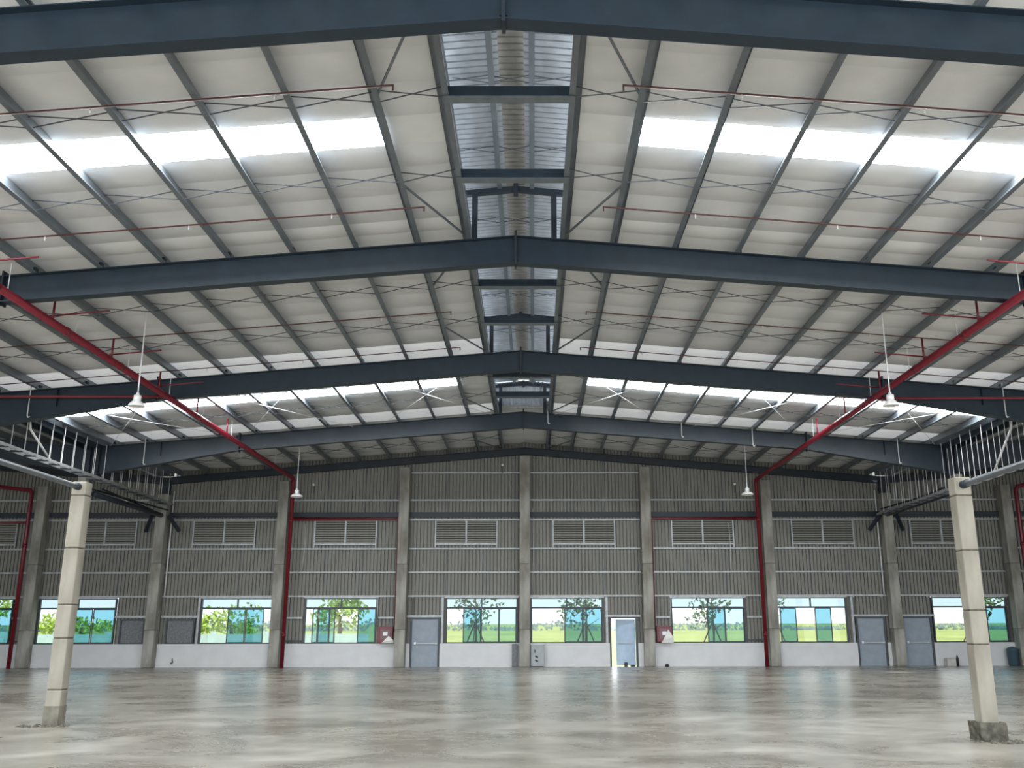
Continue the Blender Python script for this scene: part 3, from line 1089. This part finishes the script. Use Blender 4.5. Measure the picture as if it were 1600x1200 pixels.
# ================================================================== HIGH BAY LAMPS
LIT = mat('lamp_white', (0.85, 0.85, 0.82), 0.4)
for x, y, z, rr_, lab in ((-9.12, 22.0, 6.73, 0.19, 'high bay lamp on a long rod beside the left red main, nearer one'),
                          (8.98, 22.0, 6.72, 0.19, 'high bay lamp on a long rod beside the right red main, nearer one'),
                          (-9.18, 38.0, 6.81, 0.24, 'white high bay lamp hanging before the far wall at the left riser'),
                          (9.05, 38.0, 6.86, 0.24, 'white high bay lamp hanging before the far wall at the right riser')):
    l = thing('high_bay_lamp', lab, 'lamp', (x, y, z), 'high bay lamps')
    rod('hanging_rod', (x, y, z + 0.3), (x, y, zr(x) + 0.02), 0.016, RODW, l, 8)
    lathe('driver_housing', [(0.001, 0.31), (0.03, 0.305), (0.045, 0.25), (0.085, 0.235), (0.09, 0.12), (0.07, 0.11), (0.12, 0.06)], LIT, l, (x, y, z))
    lathe('lamp_shade', [(0.11, 0.09), (rr_ * 0.75, 0.055), (rr_, 0.0), (rr_, -0.04), (rr_ - 0.015, -0.04), (rr_ - 0.02, 0.0), (0.10, 0.07)], LIT, l, (x, y, z))
    lathe('lens', [(rr_ - 0.03, -0.015), (0.001, -0.03)], mat('lamp_lens', (0.6, 0.6, 0.58), 0.3), l, (x, y, z))

# loose drop rods under the rafters
for x, y, za, zb, lab in ((-14.75, FR[4] - 0.2, 8.72, 7.70, 'thin drop rod hanging before the third rafter at far left'),
                          (14.58, FR[4] - 0.2, 8.72, 7.66, 'thin drop rod hanging before the third rafter at far right'),
                          (-14.5, FR[5] - 0.36, 8.72, 7.68, 'thin drop rod with hook before the fourth rafter on the left'),
                          (14.4, FR[5] - 0.36, 8.72, 7.68, 'thin drop rod with hook before the fourth rafter on the right'),
                          (6.11, FR[5] - 0.36, 9.3, 8.72, 'short pale rod hanging before the fourth rafter right of the ridge'),
                          (8.83, FR[5] - 0.36, 9.07, 8.36, 'short pale rod hanging before the fourth rafter, further right'),
                          (0.95, FR[5] - 0.36, 9.75, 9.25, 'short pale rod hanging before the fourth rafter at the ridge')):
    o = tube('drop_rod', [(x, y, za), (x, y, zb + 0.05), (x + 0.03, y, zb), (x + 0.08, y, zb + 0.02)], 0.016, RODW, None, 6)
    tag(o, lab, 'rod')

# ================================================================== WALL EQUIPMENT
def frame_mesh_red(wd, dp, ht, t):
    me = frame_mesh(wd, dp, ht, t).copy()
    me.materials.clear()
    me.materials.append(RED)
    return me


for s, xc, lab in ((-1, -6.19, 'red fire hose cabinet with white wrap at its lower right, left of the central column'),
                   (1, 6.19, 'red fire hose cabinet half covered by a white cloth, right of the doorway')):
    h = thing('hose_cabinet', lab, 'hose cabinet', (xc, YW - 0.05, 1.0), 'fire hose cabinets')
    y0, y1 = YW - 0.26, YW - 0.05
    box('cabinet_body', xc - 0.33, xc + 0.33, y0 + 0.02, y1, 1.06, 1.74, RED, h)
    dr = link('cabinet_door', frame_mesh_red(0.66, 0.02, 0.68, 0.08), h, (xc, y0 + 0.01, 1.40))
    box('cabinet_window', xc - 0.22, xc + 0.22, y0 + 0.012, y0 + 0.02, 1.18, 1.62, mat('dark_red_glass', (0.10, 0.015, 0.02), 0.2), dr)
    box('label_plate', xc - 0.09, xc + 0.11, y0 + 0.004, y0 + 0.012, 1.34, 1.5, WHITE, dr)
    vs = [(0.36, 0, -0.02), (-0.2, -0.03, -0.02), (-0.1, -0.06, 0.1), (0.14, -0.02, 0.55), (0.24, -0.02, 0.4), (0.36, -0.05, 0.2)]
    vs = vs + [(x, 0.02, z) for x, y, z in vs]
    nn = 6
    fs = [tuple(range(nn)), tuple(range(2 * nn - 1, nn - 1, -1))] + [(i, i + nn, (i + 1) % nn + nn, (i + 1) % nn) for i in range(nn)]
    k = 1.0 if s > 0 else 0.55
    wr = link('wrap', mesh('wrap', [(x, y, z * k) for x, y, z in vs], fs, CLOTH), h, (xc + 0.03, y0 - 0.03, 1.03))

e = thing('electrical_cabinet', 'grey electrical cabinet on the floor right of the central column', 'cabinet', (0.56, YW - 0.1, 0))
box('cabinet_body', 0.26, 0.86, YW - 0.38, YW - 0.06, 0.03, 0.93, BOXG, e, 0.01)
cdr = box('cabinet_door', 0.31, 0.81, YW - 0.40, YW - 0.38, 0.09, 0.87, BOXG, e)
box('door_handle', 0.43, 0.47, YW - 0.43, YW - 0.40, 0.60, 0.74, BLACK, cdr)
for z in (0.47, 0.30):
    bar('warning_label', (0.46, YW - 0.404, z), (0.58, YW - 0.404, z - 0.07), 0.004, 0.07, BLACK, cdr)
box('cabinet_plinth', 0.28, 0.84, YW - 0.36, YW - 0.08, 0.0, 0.03, BLACK, e)
box('top_lip', 0.24, 0.88, YW - 0.40, YW - 0.06, 0.93, 0.96, GALVL, e)

c = thing('floor_duct', 'dark vertical trunking at the foot of the central column', 'trunking', (-0.42, YW - 0.1, 0))
box('trunk_body', -0.56, -0.34, YW - 0.25, YW - 0.05, 0.0, 0.98, FILM, c, 0.01)
box('trunk_lid', -0.54, -0.36, YW - 0.262, YW - 0.25, 0.06, 0.92, FILM, c)

b = thing('waste_bin', 'dark blue grey bin standing by the wall column at the right edge', 'bin', (21.5, YW - 0.35, 0))
lathe('bin_body', [(0.001, 0.0), (0.19, 0.0), (0.22, 0.06), (0.24, 0.62), (0.25, 0.64), (0.25, 0.67)], BINB, b, (21.5, YW - 0.35, 0))
lathe('bin_lid', [(0.255, 0.66), (0.255, 0.70), (0.18, 0.78), (0.05, 0.82), (0.001, 0.82)], BINB, b, (21.5, YW - 0.35, 0))

b = thing('cardboard_box', 'small pale box on the floor right of the rightmost grey door', 'box', (18.75, YW - 0.25, 0))
box('box_body', 18.55, 18.93, YW - 0.42, YW - 0.1, 0, 0.33, mat('pale_card', (0.55, 0.53, 0.5), 0.8), b, 0.004)
box('box_flap', 18.53, 18.95, YW - 0.48, YW - 0.40, 0.33, 0.345, mat('pale_card', (0.55, 0.53, 0.5)), b)
b = thing('black_canister', 'narrow black canister beside the small pale box', 'canister', (19.05, YW - 0.3, 0))
lathe('canister_body', [(0.001, 0), (0.055, 0), (0.055, 0.34), (0.035, 0.38), (0.025, 0.42)], BLACK, b, (19.05, YW - 0.3, 0))
lathe('canister_cap', [(0.03, 0.41), (0.03, 0.45), (0.001, 0.455)], BLACK, b, (19.05, YW - 0.3, 0))
b = thing('rubber_foot', 'small black rubber stopper on the floor below the right hose cabinet', 'stopper', (6.25, YW - 0.3, 0))
lathe('stopper_body', [(0.001, 0), (0.08, 0), (0.085, 0.05), (0.06, 0.11), (0.001, 0.13)], BLACK, b, (6.25, YW - 0.3, 0))
for x, lab in ((4.5, 'small black door wedge at the left of the open doorway'), (4.85, 'flat black door wedge at the right of the open doorway')):
    b = thing('door_wedge', lab, 'wedge', (x, YW + 0.1, 0))
    hgt = 0.18 if x < 4.6 else 0.07
    box('wedge_block', x - 0.09 if hgt > 0.1 else x - 0.16, x + 0.06, YW + 0.05, YW + 0.15, 0, hgt, BLACK, b, 0.01)
    box('wedge_pad', x - 0.05, x + 0.05, YW + 0.03, YW + 0.05, 0, hgt * 0.6, BLACK, b)
hk = tube('wall_hook', [(-15.56, YW - 0.06, 0.38), (-15.56, YW - 0.1, 0.33), (-15.52, YW - 0.11, 0.25), (-15.56, YW - 0.12, 0.18), (-15.62, YW - 0.12, 0.2)], 0.02, BLACK, None, 6)
tag(hk, 'small black hook on the white wall below the right blanked window', 'hook')
for x, z, lab in ((-9.78, 8.1, 'small white lamp on a stalk high on the wall near the left riser'),
                  (-1.05, 9.02, 'small white lamp on a stalk left of the central column top'),
                  (9.72, 8.1, 'small white lamp on a stalk high on the wall near the right riser')):
    o = thing('wall_lamp', lab, 'lamp', (x, YW - 0.1, z), 'small white wall lamps')
    tube('stalk', [(x, YW - 0.03, z - 0.4), (x, YW - 0.06, z)], 0.018, ROD, o, 6)
    lathe('globe', [(0.001, -0.06), (0.05, -0.045), (0.065, 0), (0.05, 0.045), (0.001, 0.06)], LIT, o, (x, YW - 0.06, z), 12)
for x, lab in ((0.36, 'thin pale cable running down right of the central column'), (-10.05, 'thin pale cable beside the left red riser'),
               (9.35, 'thin pale cable left of the right red riser')):
    z0, z1 = (3.1, 7.0) if x > 0 and x < 1 else (4.2, 6.3)
    o = tube('wall_cable', [(x, YW - 0.04, z1), (x + 0.03, YW - 0.05, (z0 + z1) / 2), (x - 0.03, YW - 0.04, z0)], 0.014, RODW, None, 6)
    tag(o, lab, 'cable')

# ================================================================== OUTSIDE: trees, wall, far tree line
def foliage_mesh(name, n, rx, ry, rz, leaf, m, seed, lumps=5):
    rnd = random.Random(seed)
    cs = [(rnd.uniform(-.6, .6) * rx, rnd.uniform(-.6, .6) * ry, rnd.uniform(-.5, .6) * rz, rnd.uniform(.4, .7)) for _ in range(lumps)]
    vs, fs = [], []
    for i in range(n):
        c = rnd.choice(cs)
        while True:
            p = Vector((rnd.uniform(-1, 1), rnd.uniform(-1, 1), rnd.uniform(-1, 1)))
            if 0.15 < p.length < 1:
                break
        q = Vector((c[0] + p.x * rx * c[3], c[1] + p.y * ry * c[3], c[2] + p.z * rz * c[3]))
        a = Vector((rnd.uniform(-1, 1), rnd.uniform(-1, 1), rnd.uniform(-1, 1))).normalized() * leaf
        b_ = a.cross(Vector((rnd.uniform(-1, 1), rnd.uniform(-1, 1), rnd.uniform(-1, 1)))).normalized() * leaf * 0.5
        k = len(vs)
        vs += [tuple(q - a), tuple(q + b_), tuple(q + a), tuple(q - b_)]
        fs.append((k, k + 1, k + 2, k + 3))
    return mesh(name, vs, fs, m)


def ground_z(y):
    return -0.25 if y < 46 else -0.25 + (y - 46) * 0.0125


def young_tree(x, y, h, lab, seed, m=LEAF):
    z0 = ground_z(y)
    t = thing('young_tree', lab, 'tree', (x, y, z0), 'staked young trees outside')
    tube('trunk', [(x, y, z0), (x + 0.05, y, z0 + h * .5), (x, y, z0 + h)], [0.06, 0.05, 0.02], BARK, t, 8)
    for a in (0.5, 2.6, 4.6):
        tube('stake', [(x + 1.1 * math.cos(a), y + 1.1 * math.sin(a), z0), (x, y, z0 + 2.2)], 0.035, BARK, t, 6)
    for k in range(4):
        a = seed + k * 1.7
        tube('branch', [(x, y, z0 + h * (.5 + .1 * k)), (x + .8 * math.cos(a), y + .8 * math.sin(a), z0 + h * (.62 + .1 * k))], [0.025, 0.01], BARK, t, 5)
    link('foliage', foliage_mesh('foliage', 300, 1.3, 1.3, 1.15, 0.12, m, seed), t, (x, y, z0 + h * 0.82))


TL = [(-2.6, 50, 'young staked tree seen through the window left of the central column'),
      (3.1, 50.5, 'leafy staked tree seen through the window right of the central column'),
      (9.6, 50, 'leafy staked tree seen through the window right of the right hose cabinet'),
      (13.4, 52, 'slim young tree seen through the window right of the right riser'),
      (23.0, 50, 'dark leafy tree seen through the window at the far right')]
for i, (x, y, l) in enumerate(TL):
    young_tree(x, y, 3.5 + 0.3 * (i % 2), l, 11 + i)


def bush_tree(x, y, rx, rz, zc, lab, seed, m, n=900, leaf=0.3):
    z0 = ground_z(y)
    t = thing('broad_tree', lab, 'tree', (x, y, z0), 'broad trees outside on the left')
    tube('trunk', [(x, y, z0), (x + 0.1, y, z0 + zc * .6), (x, y, z0 + zc)], [0.2, 0.15, 0.06], BARK, t, 8)
    link('foliage', foliage_mesh('foliage', n, rx, rx * .7, rz, leaf, m, seed, 8), t, (x, y, z0 + zc))


bush_tree(-33.0, 72, 2.6, 1.0, 2.0, 'bright green tree seen through the window behind the left foreground column', 31, LEAFL, 500, 0.22)
bush_tree(-22.6, 74, 2.4, 1.2, 2.2, 'bright green tree seen through the window left of the left riser', 32, LEAFL, 500, 0.22)
bush_tree(-13.6, 70, 2.4, 1.5, 2.8, 'yellow green tree seen through the window left of the left hose cabinet', 33, LEAFL, 460, 0.22)
bush_tree(-40.5, 72, 2.6, 1.5, 2.6, 'green tree seen through the window at the far left edge', 34, LEAFL, 500, 0.22)
bw = thing('boundary_wall', 'low pale blue boundary wall outside the left windows', 'wall', (-25, 56, 0))
z0 = ground_z(56)
for k in range(12):
    xa = -45 + k * 3.0
    box('wall_panel', xa, xa + 2.9, 56, 56.12, z0, z0 + 1.55, WALLB, bw)
    box('wall_pier', xa - 0.12, xa + 0.12, 55.9, 56.2, z0, z0 + 1.7, WALLB, bw)
fv = []
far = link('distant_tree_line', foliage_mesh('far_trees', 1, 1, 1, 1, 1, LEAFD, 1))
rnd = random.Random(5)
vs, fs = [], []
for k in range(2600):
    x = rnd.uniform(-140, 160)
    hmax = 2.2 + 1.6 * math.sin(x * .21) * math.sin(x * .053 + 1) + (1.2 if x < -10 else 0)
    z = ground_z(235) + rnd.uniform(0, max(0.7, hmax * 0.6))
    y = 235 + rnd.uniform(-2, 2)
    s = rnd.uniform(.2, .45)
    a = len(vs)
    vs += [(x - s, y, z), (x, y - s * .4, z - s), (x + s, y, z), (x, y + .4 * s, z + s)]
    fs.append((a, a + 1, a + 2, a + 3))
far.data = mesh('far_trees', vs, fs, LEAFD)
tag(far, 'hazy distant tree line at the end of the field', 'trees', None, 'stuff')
